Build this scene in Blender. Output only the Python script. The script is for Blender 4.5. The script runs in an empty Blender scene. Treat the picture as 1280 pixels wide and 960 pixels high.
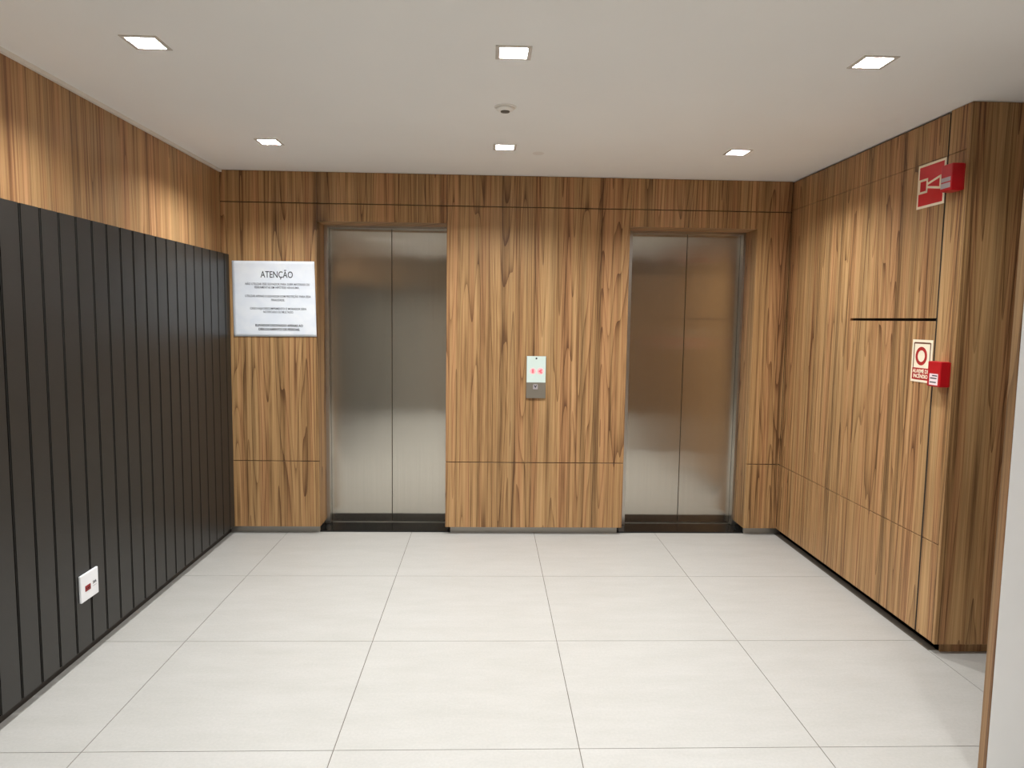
import bpy, bmesh, math, random
from mathutils import Matrix, Vector

random.seed(7)
scene = bpy.context.scene
C = scene.collection

# ------------------------------------------------------------------ camera
F_PX = 878.98
cam_data = bpy.data.cameras.new('camera')
cam_data.sensor_width = 36.0
cam_data.lens = F_PX * 36.0 / 1280.0
cam_data.clip_start = 0.02
cam = bpy.data.objects.new('camera', cam_data)
C.objects.link(cam)
PITCH, YAW, ROLL, CAM_H = -0.0926, -0.0345, 0.0141, 1.5754
def cam_matrix():
    cy, sy = math.cos(YAW), math.sin(YAW)
    Rz = Matrix(((cy, sy, 0), (-sy, cy, 0), (0, 0, 1)))
    cp, sp = math.cos(PITCH), math.sin(PITCH)
    Rx = Matrix(((1, 0, 0), (0, cp, sp), (0, -sp, cp)))
    A = Matrix(((1, 0, 0), (0, 0, -1), (0, 1, 0)))
    cr, sr = math.cos(ROLL), math.sin(ROLL)
    Rr = Matrix(((cr, -sr, 0), (sr, cr, 0), (0, 0, 1)))
    W = (Rr @ A @ Rx @ Rz).transposed()
    r, dn, f = W.col[0], W.col[1], W.col[2]
    M = Matrix(((r.x, -dn.x, -f.x, 0), (r.y, -dn.y, -f.y, 0), (r.z, -dn.z, -f.z, CAM_H), (0, 0, 0, 1)))
    return M
cam.matrix_world = cam_matrix()
scene.camera = cam

# ------------------------------------------------------------------ world, exposure
world = bpy.data.worlds.new('world')
world.use_nodes = True
world.node_tree.nodes['Background'].inputs[0].default_value = (0.9, 0.95, 1.0, 1)
world.node_tree.nodes['Background'].inputs[1].default_value = 0.0
scene.world = world
vs = scene.view_settings
scene.display_settings.display_device = 'sRGB'
vs.view_transform = 'Standard'
vs.look = 'None'
vs.gamma = 1.0
vs.use_curve_mapping = False
vs.exposure = 0.0

LAMP_POWER = 28.0
ROW_DIM = (1.2, 1.0, 0.70, 1.35)      # lamps are not equally strong from row to row
LAMP_COLOR = (0.93, 0.965, 1.0)

# ------------------------------------------------------------------ main dimensions (metres)
H = 2.571            # ceiling
YB = 5.025           # face of back wall panels
XL = -1.865          # left wall
XR = 2.149           # right wall panel face
YC = 3.169           # projecting corner of the right wall
YREAR = -1.35        # wall behind the viewer
XSIDE = 2.56         # right wall nearer the viewer
XEND = 3.9           # end of side passage
YDOOR = 5.31         # elevator door plane

# ------------------------------------------------------------------ materials
def lin(c):
    return tuple(((v / 255.0) / 12.92 if v / 255.0 <= 0.04045 else (((v / 255.0) + 0.055) / 1.055) ** 2.4) for v in c) + (1,)

def new_mat(name):
    m = bpy.data.materials.new(name)
    m.use_nodes = True
    nt = m.node_tree
    b = nt.nodes['Principled BSDF']
    return m, nt, b

def node(nt, typ, **kw):
    n = nt.nodes.new(typ)
    for k, v in kw.items():
        setattr(n, k, v)
    return n

def math_node(nt, op, a, b=None, c=None):
    n = nt.nodes.new('ShaderNodeMath')
    n.operation = op
    for i, v in enumerate((a, b, c)):
        if v is None:
            continue
        if isinstance(v, (int, float)):
            n.inputs[i].default_value = v
        else:
            nt.links.new(v, n.inputs[i])
    return n.outputs[0]

def ramp(nt, fac, stops):
    r = nt.nodes.new('ShaderNodeValToRGB')
    els = r.color_ramp.elements
    while len(els) < len(stops):
        els.new(0.5)
    for e, (p, c) in zip(els, stops):
        e.position = p
        e.color = c
    nt.links.new(fac, r.inputs[0])
    return r.outputs[0]

def mix(nt, fac, a, b, blend='MIX'):
    n = nt.nodes.new('ShaderNodeMix')
    n.data_type = 'RGBA'
    n.blend_type = blend
    for sock, v in ((n.inputs[0], fac), (n.inputs[6], a), (n.inputs[7], b)):
        if isinstance(v, (int, float, tuple)):
            sock.default_value = v
        else:
            nt.links.new(v, sock)
    return n.outputs[2]

def plain(name, col, rough=0.5, metal=0.0, spec=0.5, grain=0.04, emis=None, estr=0.0):
    """flat colour with a faint procedural mottling"""
    m, nt, b = new_mat(name)
    tc = node(nt, 'ShaderNodeNewGeometry')
    nz = node(nt, 'ShaderNodeTexNoise')
    nz.inputs['Scale'].default_value = 9.0
    nz.inputs['Detail'].default_value = 4.0
    nt.links.new(tc.outputs['Position'], nz.inputs['Vector'])
    c = lin(col)
    lo = tuple(v * (1 - grain) for v in c[:3]) + (1,)
    hi = tuple(min(1, v * (1 + grain)) for v in c[:3]) + (1,)
    out = ramp(nt, nz.outputs[0], [(0.3, lo), (0.7, hi)])
    nt.links.new(out, b.inputs['Base Color'])
    b.inputs['Roughness'].default_value = rough
    b.inputs['Metallic'].default_value = metal
    b.inputs['Specular IOR Level'].default_value = spec
    if emis:
        b.inputs['Emission Color'].default_value = lin(emis)
        b.inputs['Emission Strength'].default_value = estr
    return m

def wood(name, light, mid, dark, figure=1.0, shift=0.0):
    """veneer with upright grain: contour lines of a stretched noise make the cathedral figure"""
    m, nt, b = new_mat(name)
    g = node(nt, 'ShaderNodeNewGeometry')
    s = node(nt, 'ShaderNodeSeparateXYZ')
    nt.links.new(g.outputs['Position'], s.inputs[0])
    u = math_node(nt, 'ADD', math_node(nt, 'ADD', s.outputs[0], s.outputs[1]), shift)
    def vec(us, zs, off=0.0):
        c = node(nt, 'ShaderNodeCombineXYZ')
        nt.links.new(math_node(nt, 'MULTIPLY', u, us), c.inputs[0])
        nt.links.new(math_node(nt, 'MULTIPLY', s.outputs[2], zs), c.inputs[1])
        c.inputs[2].default_value = off
        return c.outputs[0]
    def noise(v, detail=2.0, rough=0.5, dist=0.0):
        n = node(nt, 'ShaderNodeTexNoise')
        n.inputs['Scale'].default_value = 1.0
        n.inputs['Detail'].default_value = detail
        n.inputs['Roughness'].default_value = rough
        n.inputs['Distortion'].default_value = dist
        nt.links.new(v, n.inputs['Vector'])
        return n.outputs[0]
    # broad tone bands between the veneer leaves
    bands = noise(vec(8.0, 0.12, 3.1), 3.0, 0.6)
    # growth-ring contours
    n1 = noise(vec(7.0, 0.30 * figure, 0.4), 1.3, 0.4, 0.05)
    ring = math_node(nt, 'FRACT', math_node(nt, 'MULTIPLY', n1, 17.0))
    n2 = noise(vec(19.0, 0.5 * figure, 5.4), 1.0, 0.4)
    ring2 = math_node(nt, 'PINGPONG', math_node(nt, 'MULTIPLY', n2, 12.0), 0.5)
    # fine fibres and pores
    fib = noise(vec(300.0, 2.6, 1.7), 3.0, 0.7)
    fib2 = noise(vec(85.0, 0.55, 8.2), 4.0, 0.65)
    streak = noise(vec(38.0, 0.22, 15.3), 2.0, 0.55)
    a = math_node(nt, 'MULTIPLY', math_node(nt, 'POWER', ring, 5.0), 0.30)
    a2 = math_node(nt, 'MULTIPLY', ring2, 0.20)
    f = math_node(nt, 'ADD', math_node(nt, 'MULTIPLY', fib, 0.62), math_node(nt, 'MULTIPLY', fib2, 0.85))
    f = math_node(nt, 'ADD', f, math_node(nt, 'MULTIPLY', streak, 0.75))
    t = math_node(nt, 'ADD', math_node(nt, 'ADD', a, a2), f)
    t = math_node(nt, 'ADD', t, math_node(nt, 'MULTIPLY', bands, 0.55))
    t = math_node(nt, 'SUBTRACT', t, 0.98)
    col = ramp(nt, t, [(0.18, lin(light)), (0.48, lin(mid)), (0.80, lin(dark))])
    # slight shift of hue from leaf to leaf: some pinkish, some greyer
    hue = noise(vec(13.0, 0.2, 12.0), 2.0, 0.6)
    pink = ramp(nt, hue, [(0.50, (0, 0, 0, 1)), (0.62, (1, 1, 1, 1))])
    grey = ramp(nt, hue, [(0.36, (1, 1, 1, 1)), (0.46, (0, 0, 0, 1))])
    col = mix(nt, pink, col, mix(nt, 1.0, col, (1.0, 0.90, 0.92, 1), 'MULTIPLY'))
    col = mix(nt, grey, col, mix(nt, 1.0, col, (0.90, 0.93, 0.96, 1), 'MULTIPLY'))
    nt.links.new(col, b.inputs['Base Color'])
    b.inputs['Roughness'].default_value = 0.48
    b.inputs['Specular IOR Level'].default_value = 0.35
    bp = node(nt, 'ShaderNodeBump')
    bp.inputs['Strength'].default_value = 0.12
    bp.inputs['Distance'].default_value = 0.001
    nt.links.new(fib, bp.inputs['Height'])
    nt.links.new(bp.outputs[0], b.inputs['Normal'])
    return m

def steel(name, col, rough, aniso):
    """brushed sheet: grain runs upright, so highlights smear sideways"""
    m, nt, b = new_mat(name)
    out = nt.nodes['Material Output']
    nt.nodes.remove(b)
    t = node(nt, 'ShaderNodeCombineXYZ')
    t.inputs[0].default_value = 1.0
    g = node(nt, 'ShaderNodeNewGeometry')
    mp = node(nt, 'ShaderNodeMapping')
    mp.inputs['Scale'].default_value = (420, 420, 1.5)
    nt.links.new(g.outputs['Position'], mp.inputs[0])
    nz = node(nt, 'ShaderNodeTexNoise')
    nz.inputs['Scale'].default_value = 1.0
    nz.inputs['Detail'].default_value = 2.0
    nt.links.new(mp.outputs[0], nz.inputs['Vector'])
    c = lin(col)
    colr = ramp(nt, nz.outputs[0], [(0.3, tuple(v * 0.95 for v in c[:3]) + (1,)), (0.7, tuple(min(1, v * 1.05) for v in c[:3]) + (1,))])
    # gentle oil-canning of the sheet
    mp2 = node(nt, 'ShaderNodeMapping')
    mp2.inputs['Scale'].default_value = (4.6, 4.6, 1.6)
    nt.links.new(g.outputs['Position'], mp2.inputs[0])
    n2 = node(nt, 'ShaderNodeTexNoise')
    n2.inputs['Scale'].default_value = 1.0
    n2.inputs['Detail'].default_value = 1.0
    nt.links.new(mp2.outputs[0], n2.inputs['Vector'])
    bp = node(nt, 'ShaderNodeBump')
    bp.inputs['Strength'].default_value = 1.0
    bp.inputs['Distance'].default_value = 0.0016
    nt.links.new(n2.outputs[0], bp.inputs['Height'])
    sh = []
    for r, an in ((rough, aniso), (0.36, 0.0)):
        gl = node(nt, 'ShaderNodeBsdfAnisotropic')
        gl.distribution = 'GGX'
        gl.inputs['Roughness'].default_value = r
        gl.inputs['Anisotropy'].default_value = an
        nt.links.new(t.outputs[0], gl.inputs['Tangent'])
        nt.links.new(colr, gl.inputs['Color'])
        nt.links.new(bp.outputs[0], gl.inputs['Normal'])
        sh.append(gl)
    mx = node(nt, 'ShaderNodeMixShader')
    mx.inputs[0].default_value = 0.10
    nt.links.new(sh[0].outputs[0], mx.inputs[1])
    nt.links.new(sh[1].outputs[0], mx.inputs[2])
    nt.links.new(mx.outputs[0], out.inputs['Surface'])
    return m

def tile_mat():
    m, nt, b = new_mat('porcelain_tile')
    g = node(nt, 'ShaderNodeNewGeometry')
    oi = node(nt, 'ShaderNodeObjectInfo')
    mp = node(nt, 'ShaderNodeMapping')
    mp.inputs['Scale'].default_value = (1.6, 5.5, 1)
    nt.links.new(g.outputs['Position'], mp.inputs[0])
    n1 = node(nt, 'ShaderNodeTexNoise')
    n1.inputs['Scale'].default_value = 1.6
    n1.inputs['Detail'].default_value = 7.0
    n1.inputs['Roughness'].default_value = 0.68
    nt.links.new(mp.outputs[0], n1.inputs['Vector'])
    n2 = node(nt, 'ShaderNodeTexNoise')
    n2.inputs['Scale'].default_value = 95.0
    n2.inputs['Detail'].default_value = 3.0
    nt.links.new(g.outputs['Position'], n2.inputs['Vector'])
    c1 = ramp(nt, n1.outputs[0], [(0.25, lin((175, 171, 163))), (0.75, lin((185, 181, 174)))])
    c2 = ramp(nt, n2.outputs[0], [(0.3, (0.93, 0.93, 0.93, 1)), (0.7, (1, 1, 1, 1))])
    col = mix(nt, 1.0, c1, c2, 'MULTIPLY')
    tone = ramp(nt, oi.outputs['Random'], [(0.0, (0.975, 0.975, 0.97, 1)), (1.0, (1, 1, 1, 1))])
    col = mix(nt, 1.0, col, tone, 'MULTIPLY')
    nt.links.new(col, b.inputs['Base Color'])
    b.inputs['Roughness'].default_value = 0.46
    b.inputs['Specular IOR Level'].default_value = 0.4
    return m

def granite_mat():
    m, nt, b = new_mat('black_granite')
    g = node(nt, 'ShaderNodeNewGeometry')
    v = node(nt, 'ShaderNodeTexVoronoi')
    v.inputs['Scale'].default_value = 160.0
    nt.links.new(g.outputs['Position'], v.inputs['Vector'])
    col = ramp(nt, v.outputs['Distance'], [(0.05, lin((52, 60, 58))), (0.16, lin((14, 14, 14)))])
    nt.links.new(col, b.inputs['Base Color'])
    b.inputs['Roughness'].default_value = 0.12
    return m

def ceiling_mat():
    m, nt, b = new_mat('ceiling_paint')
    g = node(nt, 'ShaderNodeNewGeometry')
    n1 = node(nt, 'ShaderNodeTexNoise')
    n1.inputs['Scale'].default_value = 1.3
    n1.inputs['Detail'].default_value = 5.0
    nt.links.new(g.outputs['Position'], n1.inputs['Vector'])
    col = ramp(nt, n1.outputs[0], [(0.3, lin((244, 243, 240))), (0.7, lin((247, 246, 243)))])
    # small filled patch left by a repair
    s = node(nt, 'ShaderNodeSeparateXYZ')
    nt.links.new(g.outputs['Position'], s.inputs[0])
    dx = math_node(nt, 'DIVIDE', math_node(nt, 'SUBTRACT', s.outputs[0], 0.29), 0.035)
    dy = math_node(nt, 'DIVIDE', math_node(nt, 'SUBTRACT', s.outputs[1], 4.35), 0.045)
    r = math_node(nt, 'ADD', math_node(nt, 'MULTIPLY', dx, dx), math_node(nt, 'MULTIPLY', dy, dy))
    msk = math_node(nt, 'MULTIPLY', math_node(nt, 'LESS_THAN', r, 1.0), 0.25)
    col = mix(nt, msk, col, lin((206, 190, 174)))
    nt.links.new(col, b.inputs['Base Color'])
    b.inputs['Roughness'].default_value = 0.9
    b.inputs['Specular IOR Level'].default_value = 0.2
    return m

def paper_mat():
    m, nt, b = new_mat('paper_in_sleeve')
    g = node(nt, 'ShaderNodeNewGeometry')
    n1 = node(nt, 'ShaderNodeTexNoise')
    n1.inputs['Scale'].default_value = 7.0
    n1.inputs['Detail'].default_value = 3.0
    n1.inputs['Distortion'].default_value = 1.2
    nt.links.new(g.outputs['Position'], n1.inputs['Vector'])
    col = ramp(nt, n1.outputs[0], [(0.3, lin((232, 237, 244))), (0.7, lin((243, 246, 249)))])
    nt.links.new(col, b.inputs['Base Color'])
    b.inputs['Roughness'].default_value = 0.35
    return m

M = {}
M['wood'] = wood('walnut_veneer', (197, 157, 108), (168, 129, 84), (98, 66, 38), 1.0)
M['wood_plain'] = wood('walnut_veneer_straight', (196, 157, 110), (170, 131, 87), (120, 85, 53), 0.4, 3.7)
M['tile'] = tile_mat()
M['grout'] = plain('tile_grout', (92, 82, 70), 0.9)
M['ceiling'] = ceiling_mat()
M['trim_white'] = plain('white_trim_paint', (232, 226, 216), 0.7)
M['slat'] = plain('charcoal_lacquer', (43, 41, 38), 0.40, spec=0.45, grain=0.05)
M['shadow_gap'] = plain('black_backing', (24, 19, 15), 0.9)
M['groove'] = plain('brown_backing', (58, 40, 24), 0.9)
M['kick_dark'] = plain('dark_kick_board', (50, 43, 37), 0.6)
M['alu'] = plain('grey_aluminium', (176, 172, 164), 0.4, metal=0.7)
M['steel'] = steel('brushed_steel', (204, 199, 188), 0.14, -0.76)
M['steel_frame'] = plain('satin_steel', (196, 192, 185), 0.3, metal=1.0)
M['granite'] = granite_mat()
M['dark'] = plain('dark_gap', (12, 11, 10), 0.8)
M['plaster'] = plain('grey_plaster', (176, 173, 164), 0.9)
M['door_white'] = plain('white_laminate', (238, 238, 235), 0.45, grain=0.01)
M['lamp_frame'] = plain('lamp_frame_grey', (206, 198, 188), 0.6)
M['reflector'] = plain('lamp_reflector', (238, 240, 244), 0.3)
M['lamp_glow'] = plain('lamp_lens', (250, 250, 250), 0.4, emis=(245, 250, 255), estr=14.0)
M['detector'] = plain('detector_white', (244, 240, 233), 0.5)
M['detector_dark'] = plain('detector_grill', (110, 102, 92), 0.6)
M['red'] = plain('red_plastic', (186, 12, 24), 0.38)
M['sign_red'] = plain('sign_red', (206, 14, 20), 0.4)
M['sign_cream'] = plain('photoluminescent_cream', (255, 240, 212), 0.5)
M['sign_frame'] = plain('sign_print_brown', (116, 72, 50), 0.5)
M['sign_darkred'] = plain('sign_print_red', (178, 34, 30), 0.5)
M['label_grey'] = plain('label_grey', (176, 166, 168), 0.5)
M['label_white'] = plain('label_white', (246, 226, 226), 0.5)
M['ink'] = plain('black_ink', (38, 38, 42), 0.7)
M['ink_soft'] = plain('grey_ink', (70, 72, 78), 0.7)
M['paper'] = paper_mat()
M['plate_white'] = plain('white_plate', (238, 238, 238), 0.35)
M['socket_red'] = plain('socket_red', (136, 8, 18), 0.4)
M['panel_steel'] = plain('call_panel_steel', (150, 143, 130), 0.35, metal=0.6)
M['display'] = plain('display_glow', (196, 208, 200), 0.2, emis=(214, 232, 220), estr=0.22)
M['halo'] = plain('display_pink', (250, 170, 170), 0.3, emis=(252, 168, 168), estr=0.45)
M['digit'] = plain('display_red', (240, 90, 100), 0.3, emis=(246, 88, 100), estr=0.9)
M['edge_wood'] = wood('door_edge_veneer', (160, 128, 90), (132, 102, 70), (98, 72, 48), 0.4, 1.3)

# ------------------------------------------------------------------ helpers
def add_box(bm, x0, x1, y0, y1, z0, z1):
    vs_ = [bm.verts.new(p) for p in ((x0, y0, z0), (x1, y0, z0), (x1, y1, z0), (x0, y1, z0),
                                     (x0, y0, z1), (x1, y0, z1), (x1, y1, z1), (x0, y1, z1))]
    for f in ((0, 3, 2, 1), (4, 5, 6, 7), (0, 1, 5, 4), (1, 2, 6, 5), (2, 3, 7, 6), (3, 0, 4, 7)):
        bm.faces.new([vs_[i] for i in f])

def bevel_all(bm, w, seg=1):
    bmesh.ops.bevel(bm, geom=list(bm.edges), offset=w, segments=seg, affect='EDGES', profile=0.5)

def box_bm(x0, x1, y0, y1, z0, z1, bev=0.0, seg=1):
    bm = bmesh.new()
    add_box(bm, x0, x1, y0, y1, z0, z1)
    if bev:
        bevel_all(bm, bev, seg)
    return bm

def obj(name, bm, mat, parent=None, smooth=False, origin=None):
    """link a bmesh given in world coordinates as one mesh object"""
    off = Vector(origin) if origin is not None else Vector((0, 0, 0))
    base = off
    if parent is not None and origin is None:
        base = world_loc(parent)
    bmesh.ops.recalc_face_normals(bm, faces=bm.faces)
    bmesh.ops.translate(bm, verts=bm.verts, vec=-base)
    me = bpy.data.meshes.new(name)
    bm.to_mesh(me)
    bm.free()
    if smooth:
        for p in me.polygons:
            p.use_smooth = True
    me.materials.append(mat)
    o = bpy.data.objects.new(name, me)
    C.objects.link(o)
    if parent is not None:
        o.parent = parent
        o.location = base - world_loc(parent)
    else:
        o.location = base
    return o

def world_loc(o):
    v = o.location.copy()
    p = o.parent
    while p:
        v += p.location
        p = p.parent
    return v

def tag(o, label, cat=None, group=None, kind=None):
    o['label'] = label
    if cat: o['category'] = cat
    if group: o['group'] = group
    if kind: o['kind'] = kind
    return o

def thing(name, label, cat, loc=(0, 0, 0), group=None, kind=None):
    o = bpy.data.objects.new(name, None)
    o.empty_display_size = 0.05
    C.objects.link(o)
    o.location = loc
    return tag(o, label, cat, group, kind)

def struct(name, bm, mat, label, cat=None, parent=None):
    o = obj(name, bm, mat, parent)
    return tag(o, label, cat, kind='structure')

def lathe_bm(profile, center, seg=28, axis='Z'):
    """profile: list of (r, z) ; revolves around vertical axis through center"""
    bm = bmesh.new()
    rings = []
    for r, z in profile:
        ring = []
        for k in range(seg):
            a = 2 * math.pi * k / seg
            ring.append(bm.verts.new((center[0] + r * math.cos(a), center[1] + r * math.sin(a), center[2] + z)))
        rings.append(ring)
    for a, b in zip(rings, rings[1:]):
        for k in range(seg):
            bm.faces.new((a[k], a[(k + 1) % seg], b[(k + 1) % seg], b[k]))
    bm.faces.new(rings[0]); bm.faces.new(list(reversed(rings[-1])))
    return bm

def text_mesh(name, body, size, mat, parent, origin, right, up, normal, align='CENTER', width=None, bold=0.0, depth=0.0004):
    """flat lettering as a thin mesh lying in the plane (right, up) at origin"""
    cu = bpy.data.curves.new(name + '_curve', 'FONT')
    cu.body = body
    cu.size = size
    cu.align_x = align
    cu.align_y = 'CENTER'
    cu.extrude = depth
    cu.offset = bold
    cu.resolution_u = 3
    tmp = bpy.data.objects.new(name + '_tmp', cu)
    C.objects.link(tmp)
    bpy.context.view_layer.update()
    dg = bpy.context.evaluated_depsgraph_get()
    me = bpy.data.meshes.new_from_object(tmp.evaluated_get(dg))
    bpy.data.objects.remove(tmp)
    bpy.data.curves.remove(cu)
    xs = [v.co.x for v in me.vertices]
    w = max(xs) - min(xs)
    k = (width / w) if width else 1.0
    me.materials.clear()
    me.materials.append(mat)
    R, U, N = Vector(right), Vector(up), Vector(normal)
    base = Vector(origin) - world_loc(parent)
    for v in me.vertices:
        p = v.co.copy()
        v.co = base + R * (p.x * k) + U * p.y + N * (p.z + depth)
    me.name = name
    o = bpy.data.objects.new(name, me)
    C.objects.link(o)
    o.parent = parent
    return o

# ================================================================== STRUCTURE
# ---------------- floor: grout bed with porcelain tiles
TX, TY = 0.9, 0.8715
X0, Y0 = -1.448, 2.4473
floor = struct('floor', box_bm(-2.0, XEND + 0.1, YREAR - 0.1, 5.45, -0.08, -0.0016), M['grout'],
               'pale cream porcelain tiled floor of the elevator lobby', 'floor')
G = 0.0015
full = None
def tile_piece(x0, x1, y0, y1):
    global full
    is_full = abs(x1 - x0 - TX) < 1e-6 and abs(y1 - y0 - TY) < 1e-6
    if is_full and full is not None:
        o = full.copy(); C.objects.link(o)
        o.location = ((x0 + x1) / 2, (y0 + y1) / 2, 0)
        return
    w, h = (x1 - x0) / 2 - G, (y1 - y0) / 2 - G
    bm = bmesh.new(); add_box(bm, -w, w, -h, h, -0.0016, 0.0)
    me = bpy.data.meshes.new('floor_tile'); bmesh.ops.recalc_face_normals(bm, faces=bm.faces); bm.to_mesh(me); bm.free()
    me.materials.append(M['tile'])
    o = bpy.data.objects.new('floor_tile', me); C.objects.link(o)
    o.parent = floor
    o.location = ((x0 + x1) / 2, (y0 + y1) / 2, 0)
    if is_full: full = o
for i in range(-1, 7):
    for j in range(-5, 3):
        a, b_ = X0 + i * TX, X0 + (i + 1) * TX
        c, d = Y0 + j * TY, Y0 + (j + 1) * TY
        if j == 2: d = 5.078
        a, b_ = max(a, -1.90), min(b_, XEND)
        c, d = max(c, YREAR), min(d, 5.078)
        if b_ - a < 0.02 or d - c < 0.02: continue
        if a > 2.1 and d > 3.3: d = min(d, 3.215)
        if d - c < 0.02: continue
        tile_piece(a, b_, c, d)

# ---------------- ceiling with openings for the downlights
LX = (-1.274, 0.083, 1.458)
LY = (4.208, 2.744, 1.28, -0.184)
HOLE = 0.054
bm = bmesh.new()
xs = sorted([-1.95, XEND + 0.1] + [x + s * HOLE for x in LX for s in (-1, 1)])
ys = sorted([YREAR - 0.1, 5.45] + [y + s * HOLE for y in LY for s in (-1, 1)])
grid = [[bm.verts.new((x, y, H)) for y in ys] for x in xs]
fs = []
for i in range(len(xs) - 1):
    for j in range(len(ys) - 1):
        if i % 2 == 1 and j % 2 == 1: continue
        fs.append(bm.faces.new((grid[i][j], grid[i][j + 1], grid[i + 1][j + 1], grid[i + 1][j])))
ret = bmesh.ops.extrude_face_region(bm, geom=fs)
bmesh.ops.translate(bm, verts=[v for v in ret['geom'] if isinstance(v, bmesh.types.BMVert)], vec=(0, 0, 0.10))
struct('ceiling', bm, M['ceiling'], 'smooth off-white plaster ceiling with square downlights', 'ceiling')

# ---------------- back wall: backing, openings, veneer panels
OP1 = (-1.205, -0.300)
OP2 = (0.996, 1.905)
ZT = 2.235
PT = 0.018                      # panel thickness
bm = bmesh.new()
YBK = YB + PT
for x0, x1, z0, z1 in ((-1.95, OP1[0] - 0.02, 0.0, H), (OP1[0] - 0.02, OP1[1] + 0.02, ZT + 0.02, H), (OP1[1] + 0.02, OP2[0] - 0.02, 0.0, H),
                       (OP2[0] - 0.02, OP2[1] + 0.02, ZT + 0.02, H), (OP2[1] + 0.02, XR + 0.12, 0.0, H)):
    add_box(bm, x0, x1, YBK + (0.05 if z0 == 0 else 0), YBK + 0.40, z0, z1 - 0.001)
    if z0 == 0:
        add_box(bm, x0, x1, YBK, YBK + 0.05, 0.060, z1 - 0.001)
wall_back = struct('wall_back', bm, M['groove'], 'back wall clad in walnut veneer panels around two elevators', 'wall')
HG = 0.0028                     # half of a horizontal joint
VG = 0.0007                     # half of a vertical hairline joint
def back_panel(x0, x1, z0, z1, l=True, r=True):
    obj('panel', box_bm(x0 + (VG if l else 0), x1 - (VG if r else 0), YB, YBK, z0, z1, 0.0008), M['wood'], wall_back)
ZLOW, ZUP = 0.536, 2.355
for x0, x1 in ((XL, OP1[0]), (OP1[1], OP2[0]), (OP2[1], XR - 0.003)):
    back_panel(x0, x1, 0.055, ZLOW - HG)
    back_panel(x0, x1, ZLOW + HG, ZUP - HG)
    back_panel(x0, x1, ZUP + HG, H - 0.002)
for x0, x1 in (OP1, OP2):
    back_panel(x0, x1, ZT, ZUP - HG)
    back_panel(x0, x1, ZUP + HG, H - 0.002)
# veneered reveals of the two openings
YREV = 5.245
for (x0, x1) in (OP1, OP2):
    obj('reveal_lining', box_bm(x0 - 0.018, x0, YBK, YREV, 0.052, ZT), M['wood'], wall_back)
    obj('reveal_lining', box_bm(x1, x1 + 0.018, YBK, YREV, 0.052, ZT), M['wood'], wall_back)
    obj('reveal_lining', box_bm(x0 - 0.018, x1 + 0.018, YBK, YREV, ZT, ZT + 0.018), M['wood'], wall_back)

# grey skirting set back under the panels
bb = thing('baseboard_back', 'recessed grey aluminium skirting under the back wall panels', 'baseboard', (0, YB + 0.05, 0), kind='structure')
for x0, x1 in ((-1.865, OP1[0] - 0.013), (OP1[1] + 0.035, OP2[0] - 0.028), (OP2[1] + 0.017, XR + 0.05)):
    obj('skirting_strip', box_bm(x0, x1, YB + 0.05, YBK + 0.05, 0.0, 0.0595), M['alu'], bb)

# ---------------- left wall: veneer above, charcoal slats below
wall_left = struct('wall_left', box_bm(XL - 0.12, XL - 0.006, YREAR, YB + 0.4, 0.0, H - 0.001), M['shadow_gap'],
                   'left wall with walnut veneer above charcoal vertical boards', 'wall')
obj('panel', box_bm(XL - 0.006, XL, YREAR, YB, 1.90, H - 0.018), M['wood_plain'], wall_left)
ZS0, ZS1, XS = 0.060, 1.994, -1.813
PITCH_S = 0.12405
slat_me = None
k = 17
y = 2.8235 + 17 * PITCH_S
ends = []
while y > YREAR + 0.02:
    ends.append(y); y -= PITCH_S
SG = 0.0042
def slat(y0, y1):
    global slat_me
    L = y1 - y0
    fullw = abs(L - (PITCH_S - 2 * SG)) < 1e-4
    if fullw and slat_me is not None:
        me = slat_me
    else:
        bm = box_bm(-0.024, 0.024, -L / 2, L / 2, -(ZS1 - ZS0) / 2, (ZS1 - ZS0) / 2)
        vert = [e for e in bm.edges if abs(e.verts[0].co.z - e.verts[1].co.z) > 1 and e.verts[0].co.x > 0]
        bmesh.ops.bevel(bm, geom=vert, offset=0.004, segments=2, affect='EDGES')
        bmesh.ops.recalc_face_normals(bm, faces=bm.faces)
        me = bpy.data.meshes.new('slat'); bm.to_mesh(me); bm.free()
        me.materials.append(M['slat'])
        if fullw: slat_me = me
    o = bpy.data.objects.new('slat', me); C.objects.link(o)
    o.parent = wall_left
    o.location = (XS - 0.024, (y0 + y1) / 2, (ZS0 + ZS1) / 2)
slat(ends[0] + SG, YB - 0.001)
for a in ends[1:]:
    slat(a + SG, a + PITCH_S - SG)
obj('slat_backing', box_bm(XL, XS - 0.047, YREAR, YB - 0.002, ZS0 + 0.002, ZS1 - 0.003), M['shadow_gap'], wall_left)
struct('baseboard_left', box_bm(XL - 0.005, XL + 0.008, YREAR, YB + 0.045, 0.0, ZS0 + 0.001), M['kick_dark'],
       'dark recessed kick board under the charcoal boards', 'baseboard')
struct('trim_1', box_bm(XL - 0.006, XL + 0.016, YREAR, YB - 0.0005, H - 0.017, H - 0.0005), M['trim_white'],
       'thin white ceiling trim along the left wall', 'trim')

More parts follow.
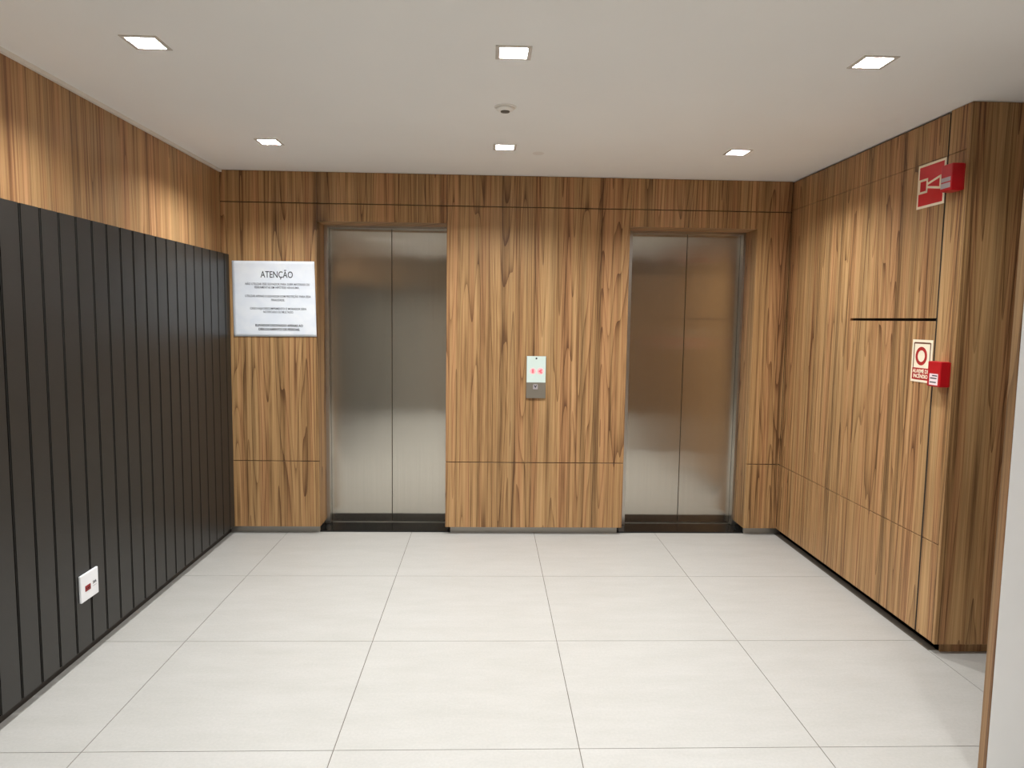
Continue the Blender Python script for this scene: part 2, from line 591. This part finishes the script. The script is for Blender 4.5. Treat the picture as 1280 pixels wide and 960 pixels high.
# ---------------- right wall: veneer panels up to the projecting corner
XRB = XR + PT
bm = bmesh.new()
add_box(bm, XRB, XRB + 0.30, YC + PT + 0.03, YB + 0.4, 0.06, H - 0.001)
add_box(bm, XRB + 0.034, XRB + 0.30, YC + 0.055, YB + 0.4, 0.0, 0.06)
wall_right = struct('wall_right', bm, M['shadow_gap'], 'right wall clad in walnut veneer panels up to a projecting corner', 'wall')
RY = (YC + PT + 0.001, 3.319, 4.128, YB)
RZ = (0.052, 0.532, 2.367, H - 0.010)
def right_panel(y0, y1, z0, z1, bev=0.0008):
    obj('panel', box_bm(XR, XRB, y0, y1, z0, z1, bev), M['wood'], wall_right)
WG = 0.0055
for c in range(3):
    y0 = RY[c] + (WG if c == 1 else (0.0009 if c == 2 else 0.0))
    y1 = RY[c + 1] - (WG if c == 0 else (0.0009 if c == 1 else 0.001))
    right_panel(y0, y1, RZ[0], RZ[1] - 0.002)
    if c == 1:
        right_panel(y0, y1, RZ[1] + 0.002, 1.592)
        right_panel(y0, y1, 1.606, RZ[2] - 0.0010)
    else:
        right_panel(y0, y1, RZ[1] + 0.002, RZ[2] - 0.0010)
    right_panel(y0, y1, RZ[2] + 0.0010, RZ[3] if c else H - 0.002)
obj('gap_strip', box_bm(XR + 0.0012, XRB, RY[1] - WG, RY[1] + WG, RZ[0], RZ[3]), M['shadow_gap'], wall_right)
struct('baseboard_right', box_bm(XR + 0.052, XRB + 0.034, YC + 0.04, YB + 0.045, 0.0, 0.0595), M['kick_dark'],
       'dark recessed kick board under the right wall panels', 'baseboard')
# front face of the projecting corner, running on into the side passage
wall_corner = struct('wall_corner', box_bm(XR + 0.05, XEND, YC + PT, YC + 0.30, 0.056, H - 0.001), M['shadow_gap'],
                     'walnut wall facing the viewer beside the near white door', 'wall')
obj('panel', box_bm(XR, XEND, YC, YC + PT, 0.050, H - 0.002, 0.0008), M['wood'], wall_corner)
struct('baseboard_corner', box_bm(XR + 0.052, XEND, YC + 0.03, YC + 0.045, 0.0, 0.0555), M['wood_plain'],
       'recessed brown kick board under the projecting corner', 'baseboard')

# ---------------- the part of the lobby behind the viewer and the side passage
struct('wall_rear', box_bm(XL - 0.1, -0.3, YREAR - 0.1, YREAR, 0.0, H - 0.001), M['plaster'], 'grey plaster wall behind the viewer', 'wall')
struct('wall_rear_veneer', box_bm(-0.3, XSIDE + 0.2, YREAR - 0.1, YREAR, 0.0, H - 0.001), M['edge_wood'], 'veneered wall behind the viewer', 'wall')
struct('wall_side', box_bm(XSIDE, XSIDE + 0.12, YREAR, 2.262, 0.0, H - 0.001), M['edge_wood'], 'veneered side wall running back behind the white door', 'wall')
struct('wall_passage', box_bm(XSIDE + 0.12, XEND, 2.142, 2.262, 0.0, H - 0.001), M['plaster'], 'plaster wall of the side passage', 'wall')
struct('wall_passage_end', box_bm(XEND, XEND + 0.1, 2.142, YC + 0.3, 0.0, H - 0.001), M['plaster'], 'plaster end wall of the side passage', 'wall')

# ---------------- elevator entrances
def elevator(name, label, x0, x1, seam, xl, xr, sill_l, sill_r):
    root = thing(name, label, 'elevator door', ((x0 + x1) / 2, YDOOR, 0), kind='structure')
    zt = 2.222
    for a, b_ in ((xl, seam - 0.0018), (seam + 0.0018, xr)):
        o = obj('door_panel', box_bm(a, b_, YDOOR, YDOOR + 0.03, 0.010, zt + 0.01, 0.0015), M['steel'], root)
    obj('shaft_backing', box_bm(x0 - 0.1, x1 + 0.1, YDOOR + 0.032, YDOOR + 0.05, 0.0, ZT + 0.15), M['dark'], root)
    # steel frame between reveal and doors
    obj('door_jamb', box_bm(min(x0, xl) - 0.02, max(x0, xl), YREV, YDOOR - 0.003, 0.012, zt), M['steel_frame'], root)
    obj('door_jamb', box_bm(min(x1, xr), max(x1, xr) + 0.02, YREV, YDOOR - 0.003, 0.012, zt), M['steel_frame'], root)
    obj('door_head', box_bm(min(x0, xl) - 0.02, max(x1, xr) + 0.02, YREV, YDOOR - 0.003, zt, ZT + 0.02), M['steel_frame'], root)
    obj('granite_sill', box_bm(sill_l, sill_r, 5.078, 5.290, -0.02, 0.010), M['granite'], root)
    obj('sill_upstand', box_bm(x0 - 0.03, x0 - 0.010, 5.095, 5.290, 0.010, 0.0515), M['granite'], root)
    obj('sill_upstand', box_bm(x1 + 0.010, x1 + 0.03, 5.095, 5.290, 0.010, 0.0515), M['granite'], root)
    obj('sill_track', box_bm(x0 - 0.02, x1 + 0.02, 5.2905, YDOOR + 0.03, -0.02, 0.0075), M['steel_frame'], root)
    return root
elevator('door_1', 'pair of brushed steel elevator doors beside the paper notice', OP1[0], OP1[1], -0.722, -1.180, -0.262, OP1[0] - 0.012, OP1[1] + 0.034)
elevator('door_2', 'pair of brushed steel elevator doors nearest the red alarm boxes', OP2[0], OP2[1], 1.486, 1.060, 1.890, OP2[0] - 0.027, OP2[1] + 0.016)

# ---------------- near door leaf, white with a timber edge
DX0, DY0 = 1.728, 2.236
d3 = thing('door_3', 'white door leaf with brown timber edge, nearest the viewer', 'door', (2.13, DY0, 0), kind='structure')
obj('door_leaf', box_bm(DX0 + 0.004, XSIDE - 0.004, DY0, DY0 + 0.033, 0.008, 2.12, 0.001), M['door_white'], d3)
obj('veneer_face', box_bm(DX0 + 0.004, XSIDE - 0.004, DY0 + 0.033, DY0 + 0.0355, 0.008, 2.12), M['edge_wood'], d3)
obj('edge_strip', box_bm(DX0, DX0 + 0.0045, DY0 + 0.0005, DY0 + 0.0350, 0.008, 2.12), M['edge_wood'], d3)

# ================================================================== LIGHTS
def downlight(x, y, label, dim):
    t = thing('downlight', label, 'ceiling light', (x, y, H), 'square recessed downlights')
    o_, i_ = 0.0675, 0.0515
    bm = bmesh.new()
    for a in ((-o_, o_, -o_, -i_), (-o_, o_, i_, o_), (-o_, -i_, -i_, i_), (i_, o_, -i_, i_)):
        add_box(bm, x + a[0], x + a[1], y + a[2], y + a[3], H - 0.003, H + 0.002)
    obj('frame', bm, M['lamp_frame'], t)
    # white reflector walls and top plate
    bm = bmesh.new()
    z1 = H + 0.052
    a, b_ = i_ + 0.0005, i_ - 0.004
    lo = [bm.verts.new((x + sx * a, y + sy * a, H + 0.001)) for sx, sy in ((-1, -1), (1, -1), (1, 1), (-1, 1))]
    hi = [bm.verts.new((x + sx * b_, y + sy * b_, z1)) for sx, sy in ((-1, -1), (1, -1), (1, 1), (-1, 1))]
    hi2 = [bm.verts.new((x + sx * a, y + sy * a, z1 + 0.004)) for sx, sy in ((-1, -1), (1, -1), (1, 1), (-1, 1))]
    for q in range(4):
        r = (q + 1) % 4
        bm.faces.new((lo[q], lo[r], hi[r], hi[q]))
        bm.faces.new((lo[q], lo[r], hi2[r], hi2[q]))
    bm.faces.new(hi); bm.faces.new(hi2)
    obj('reflector', bm, M['reflector'], t)
    obj('lens', lathe_bm([(0.0455, 0.0), (0.0455, 0.003), (0.0455, 0.010)], (x, y, z1 - 0.011)), M['lamp_glow'], t, smooth=False)
    ld = bpy.data.lights.new('downlight_beam', 'AREA')
    ld.shape = 'DISK'
    ld.size = 0.094
    ld.energy = LAMP_POWER * dim
    ld.color = LAMP_COLOR
    lo_ = bpy.data.objects.new('downlight_beam', ld)
    C.objects.link(lo_)
    lo_.parent = t
    lo_.location = (0, 0, z1 - 0.0125 - H)
    return t
rows = ['in the row nearest the elevators', 'in the second row from the elevators', 'in the row above the viewer', 'in the row behind the viewer']
cols = ['beside the left wall', 'in the middle of the ceiling', 'beside the right wall']
for j, y in enumerate(LY):
    for i, x in enumerate(LX):
        downlight(x, y, 'square recessed downlight %s, %s' % (rows[j], cols[i]), ROW_DIM[j])

# ================================================================== CEILING DETECTOR
t = thing('smoke_detector', 'round white smoke detector on the ceiling between the middle downlights', 'smoke detector', (0.068, 3.43, H))
obj('base_plate', lathe_bm([(0.053, 0.0), (0.053, -0.003), (0.049, -0.005)], (0.068, 3.43, H)), M['detector'], t, True)
obj('body', lathe_bm([(0.046, -0.005), (0.040, -0.014), (0.030, -0.019), (0.024, -0.020)], (0.068, 3.43, H)), M['detector'], t, True)
obj('sensor', lathe_bm([(0.022, -0.020), (0.021, -0.024), (0.014, -0.026)], (0.068, 3.43, H)), M['detector_dark'], t, True)

# ================================================================== PAPER NOTICE
t = thing('paper_notice', 'crumpled white paper notice headed ATENÇÃO on the walnut wall beside the elevator', 'notice', (-1.50, YB, 1.424))
bm = bmesh.new()
NX, NZ = 26, 24
from mathutils import noise as mnoise
def paper_pt(s, tt):
    xl = -1.792 + 0.003 * (1 - tt); xr = -1.222 + 0.010 * (1 - tt)
    zb = 1.424 + 0.005 * s; ztp = 1.951 + 0.003 * s
    xx, zz = xl + (xr - xl) * s, zb + (ztp - zb) * tt
    w = mnoise.noise(Vector((xx * 6.0, zz * 6.0, 2.0))) * 0.0022 + mnoise.noise(Vector((xx * 15.0, zz * 13.0, 7.0))) * 0.0007
    return Vector((xx, YB - 0.0055 + w, zz))
gv = [[bm.verts.new(paper_pt(i / NX, j / NZ)) for j in range(NZ + 1)] for i in range(NX + 1)]
fs = [bm.faces.new((gv[i][j], gv[i + 1][j], gv[i + 1][j + 1], gv[i][j + 1])) for i in range(NX) for j in range(NZ)]
ret = bmesh.ops.extrude_face_region(bm, geom=fs)
bmesh.ops.translate(bm, verts=[v for v in ret['geom'] if isinstance(v, bmesh.types.BMVert)], vec=(0, 0.0006, 0))
obj('sheet', bm, M['paper'], t, True)
PX, PZ = 0.57 / 103.5, 0.527 / 94.0      # metres per photograph pixel on the sheet
def notice_line(body, u_mid, v, wpx, size, mat, bold=0.0, lean=0.0):
    x = -1.792 + (u_mid - 290.5) * PX
    z = 1.951 - (v - 326.2) * PZ
    o = text_mesh('printed_line', body, size, mat, t, (x, YB - 0.0055, z), (1, 0, lean), (0, 0, 1), (0, -1, 0), width=wpx * PX, bold=bold)
    # let the print follow the sheet
    base = world_loc(t)
    for v_ in o.data.vertices:
        p = v_.co + base
        w = mnoise.noise(Vector((p.x * 6.0, p.z * 6.0, 2.0))) * 0.0022 + mnoise.noise(Vector((p.x * 15.0, p.z * 13.0, 7.0))) * 0.0007
        v_.co.y += w - 0.0004
    return o
notice_line('ATENÇÃO', 346.6, 343.0, 40.5, 0.064, M['ink'], 0.0004)
notice_line('NÃO UTILIZAR ESSE ELEVADOR PARA SUBIR MATERIAIS OU', 347.3, 354.6, 81.0, 0.0215, M['ink_soft'], 0.0002)
notice_line('FERRAMENTAS EM HIPÓTESE NENHUMA.', 346.5, 358.8, 56.5, 0.0215, M['ink_soft'], 0.0002)
notice_line('UTILIZAR APENAS O ELEVADOR COM PROTEÇÃO PARA ESSA', 347.6, 369.6, 82.5, 0.0215, M['ink_soft'], 0.0002)
notice_line('FINALIDADE.', 347.5, 374.3, 17.0, 0.0215, M['ink_soft'], 0.0002)
notice_line('CASO HAJA DESCUMPRIMENTO O MORADOR SERÁ', 347.7, 385.0, 71.0, 0.0215, M['ink_soft'], 0.0002)
notice_line('NOTIFICADO OU MULTADO.', 347.8, 389.2, 38.0, 0.0215, M['ink_soft'], 0.0002)
notice_line('ELEVADOR DESTINADO APENAS AO', 348.5, 406.0, 60.0, 0.0225, M['ink'], 0.0006)
notice_line('DESLOCAMENTO DE PESSOAS.', 348.5, 410.8, 52.0, 0.0225, M['ink'], 0.0006)

# ================================================================== ELEVATOR CALL PANEL
t = thing('call_panel', 'slim elevator call panel with lit display and two red symbols', 'call panel', (0.345, YB, 1.008))
x0, x1, zb, zs, zt = 0.275, 0.415, 1.009, 1.122, 1.312
yf = YB - 0.012
obj('housing', box_bm(x0, x1, yf, YB, zb, zt, 0.002, 2), M['panel_steel'], t)
ds = obj('display', box_bm(x0 + 0.002, x1 - 0.002, yf - 0.0025, yf + 0.001, zs, zt - 0.002, 0.0008), M['display'], t)
yd = yf - 0.0025
def disc_bm(cx, cz, r, y, th=0.0006, seg=24, rx=1.0):
    bm = bmesh.new()
    a = [bm.verts.new((cx + r * rx * math.cos(2 * math.pi * q / seg), y, cz + r * math.sin(2 * math.pi * q / seg))) for q in range(seg)]
    b_ = [bm.verts.new((v.co.x, y - th, v.co.z)) for v in a]
    bm.faces.new(a); bm.faces.new(b_)
    for q in range(seg):
        bm.faces.new((a[q], a[(q + 1) % seg], b_[(q + 1) % seg], b_[q]))
    return bm
def poly_bm(pts, y, th):
    bm = bmesh.new()
    a = [bm.verts.new((px, y, pz)) for px, pz in pts]
    b_ = [bm.verts.new((px, y - th, pz)) for px, pz in pts]
    bm.faces.new(a); bm.faces.new(b_)
    n = len(pts)
    for q in range(n):
        bm.faces.new((a[q], a[(q + 1) % n], b_[(q + 1) % n], b_[q]))
    return bm
zc = 1.204
obj('painted_glow', disc_bm(0.321, zc, 0.021, yd), M['halo'], ds)  # pink discs paint in the glow around the red symbols
obj('painted_glow', disc_bm(0.375, zc, 0.023, yd), M['halo'], ds)
obj('symbol', poly_bm([(0.314, zc - 0.014), (0.328, zc - 0.014), (0.328, zc + 0.014), (0.314, zc + 0.014)], yd - 0.0006, 0.0008), M['digit'], ds)
obj('symbol', poly_bm([(0.360, zc), (0.378, zc - 0.016), (0.390, zc - 0.014), (0.382, zc), (0.390, zc + 0.012), (0.378, zc + 0.014)], yd - 0.0006, 0.0008), M['digit'], ds)
obj('logo_dot', disc_bm(0.345, 1.295, 0.0065, yd), M['ink'], ds)  # small dark logo mark at the top of the display
bt = obj('button', box_bm(0.325, 0.357, yf - 0.003, yf + 0.001, 1.073, 1.108, 0.0012), M['label_grey'], t)
obj('chevron', poly_bm([(0.330, 1.103), (0.341, 1.082), (0.352, 1.103), (0.345, 1.103), (0.341, 1.094), (0.337, 1.103)], yf - 0.003, 0.0006), M['ink'], bt)

# ================================================================== RED SOCKET PLATE
t = thing('socket_plate', 'square white wall plate with red socket on the charcoal boards', 'socket', (XS, 3.168, 0.279))
xp = XS + 0.011
obj('plate', box_bm(XS + 0.0005, xp, 3.098, 3.238, 0.279, 0.404, 0.003, 2), M['plate_white'], t)
so = obj('socket', box_bm(xp - 0.004, xp + 0.002, 3.130, 3.172, 0.322, 0.348, 0.001), M['socket_red'], t)
for q in (3.140, 3.151, 3.162):
    obj('socket_hole', box_bm(xp + 0.0018, xp + 0.0026, q - 0.0022, q + 0.0022, 0.332, 0.338), M['dark'], so)
text_mesh('printed_mark', '20A', 0.018, M['ink_soft'], t, (xp, 3.205, 0.343), (0, 1, 0), (0, 0, 1), (1, 0, 0), width=0.030, bold=0.0003)
obj('printed_line', box_bm(xp, xp + 0.0005, 3.190, 3.220, 0.3265, 0.3285), M['label_grey'], t)

# ================================================================== FIRE SIGNS AND BOXES ON THE RIGHT WALL
RN = (-1, 0, 0)        # the wall faces -x ; reading direction runs towards the viewer (-y)
def wall_poly(pts, x, th):
    bm = bmesh.new()
    a = [bm.verts.new((x, py, pz)) for py, pz in pts]
    b_ = [bm.verts.new((x - th, py, pz)) for py, pz in pts]
    bm.faces.new(a); bm.faces.new(b_)
    n = len(pts)
    for q in range(n):
        bm.faces.new((a[q], a[(q + 1) % n], b_[(q + 1) % n], b_[q]))
    return bm
# siren sign
S1 = (3.537, 3.324, 2.149, 2.362)     # y at reading-left, y at reading-right, z bottom, z top
t = thing('siren_sign', 'red square sign with cream border and siren symbol, high on the walnut wall', 'sign', (XR, 3.43, S1[2]))
obj('board', box_bm(XR - 0.003, XR - 0.0002, S1[1], S1[0], S1[2], S1[3]), M['sign_cream'], t)
def s1(s, tt): return (S1[0] + (S1[1] - S1[0]) * s, S1[2] + (S1[3] - S1[2]) * tt)
obj('red_field', wall_poly([s1(0.055, 0.055), s1(0.945, 0.055), s1(0.945, 0.945), s1(0.055, 0.945)], XR - 0.003, 0.0006), M['sign_red'], t)
def stroke(s0, t0, s1_, t1, w, parent, x=XR - 0.0036, name='symbol_stroke'):
    dx, dz = s1_ - s0, t1 - t0
    L = math.hypot(dx, dz); nx, nz = -dz / L * w / 2, dx / L * w / 2
    obj(name, wall_poly([s1(s0 + nx, t0 + nz), s1(s1_ + nx, t1 + nz), s1(s1_ - nx, t1 - nz), s1(s0 - nx, t0 - nz)], x, 0.0006), M['sign_cream'], parent)
for a in ((0.08, 0.36, 0.08, 0.64), (0.36, 0.36, 0.36, 0.64), (0.055, 0.36, 0.385, 0.36), (0.055, 0.64, 0.385, 0.64),
          (0.38, 0.53, 0.84, 0.63), (0.38, 0.46, 0.84, 0.37), (0.84, 0.35, 0.84, 0.65)):
    stroke(*a, 0.05, t)
# red sounder over it
def red_box(name, label, cat, y0, y1, depth, z0, z1):
    t = thing(name, label, cat, (XR, (y0 + y1) / 2, z0))
    obj('body', box_bm(XR - depth, XR - 0.004, y0, y1, z0, z1, 0.004, 2), M['red'], t)
    return t
t = red_box('fire_siren', 'small red siren box with grey label over the siren sign', 'fire alarm', 3.186, 3.264, 0.062, 2.185, 2.306)
lb = obj('label', box_bm(XR - 0.0628, XR - 0.0618, 3.194, 3.262, 2.199, 2.222), M['label_grey'], t)
lb = obj('label', box_bm(XR - 0.0628, XR - 0.0618, 3.194, 3.262, 2.228, 2.247), M['label_grey'], t)
obj('back_plate', box_bm(XR - 0.0045, XR - 0.0002, 3.189, 3.261, 2.188, 2.303), M['red'], t)

# alarm sign
S2 = (3.491, 3.330, 1.290, 1.500)
t = thing('alarm_sign', 'tall cream fire alarm sign with red ring above red lettering band', 'sign', (XR, 3.41, S2[2]))
def s2(s, tt): return (S2[0] + (S2[1] - S2[0]) * s, S2[2] + (S2[3] - S2[2]) * tt)
obj('board', box_bm(XR - 0.003, XR - 0.0002, S2[1], S2[0], S2[2], S2[3]), M['sign_cream'], t)
for q in ([(0.08, 0.905), (0.92, 0.905), (0.88, 0.94), (0.12, 0.94)], [(0.075, 0.34), (0.115, 0.34), (0.115, 0.93), (0.075, 0.93)],
          [(0.885, 0.34), (0.925, 0.34), (0.925, 0.93), (0.885, 0.93)]):
    obj('printed_frame', wall_poly([s2(*c) for c in q], XR - 0.003, 0.0005), M['sign_frame'], t)
bm = bmesh.new()
seg = 32
ringv = []
for r in (0.18, 0.285):
    for x in (XR - 0.003, XR - 0.0036):
        ringv.append([bm.verts.new((x, s2(0.475, 0)[0] + r * 0.161 * math.cos(2 * math.pi * q / seg), s2(0, 0.615)[1] + r * 0.161 * math.sin(2 * math.pi * q / seg))) for q in range(seg)])
for q in range(seg):
    r = (q + 1) % seg
    for a, b_ in ((0, 1), (1, 3), (3, 2), (2, 0)):
        bm.faces.new((ringv[a][q], ringv[a][r], ringv[b_][r], ringv[b_][q]))
obj('red_ring', bm, M['sign_darkred'], t)
band = obj('lettering_band', wall_poly([s2(0.06, 0.055), s2(0.94, 0.055), s2(0.94, 0.335), s2(0.06, 0.335)], XR - 0.003, 0.0005), M['sign_darkred'], t)
text_mesh('lettering', 'ALARME DE', 0.026, M['sign_cream'], band, (XR - 0.0036, s2(0.5, 0)[0], s2(0, 0.255)[1]), (0, -1, 0), (0, 0, 1), RN, width=0.128, bold=0.0006)
text_mesh('lettering', 'INCÊNDIO', 0.026, M['sign_cream'], band, (XR - 0.0036, s2(0.5, 0)[0], s2(0, 0.135)[1]), (0, -1, 0), (0, 0, 1), RN, width=0.115, bold=0.0006)
t = red_box('fire_call_point', 'red fire alarm call point with white label beside the alarm sign', 'fire alarm', 3.187, 3.284, 0.050, 1.284, 1.403)
lb = obj('label', box_bm(XR - 0.0506, XR - 0.0498, 3.203, 3.266, 1.292, 1.345), M['label_white'], t)
for z, a, b_ in ((1.336, 3.208, 3.245), (1.324, 3.212, 3.260), (1.305, 3.215, 3.262)):
    obj('printed_line', box_bm(XR - 0.0511, XR - 0.0505, a, b_, z - 0.0025, z + 0.0025), M['ink'], lb)
obj('back_plate', box_bm(XR - 0.0045, XR - 0.0002, 3.190, 3.281, 1.287, 1.400), M['red'], t)
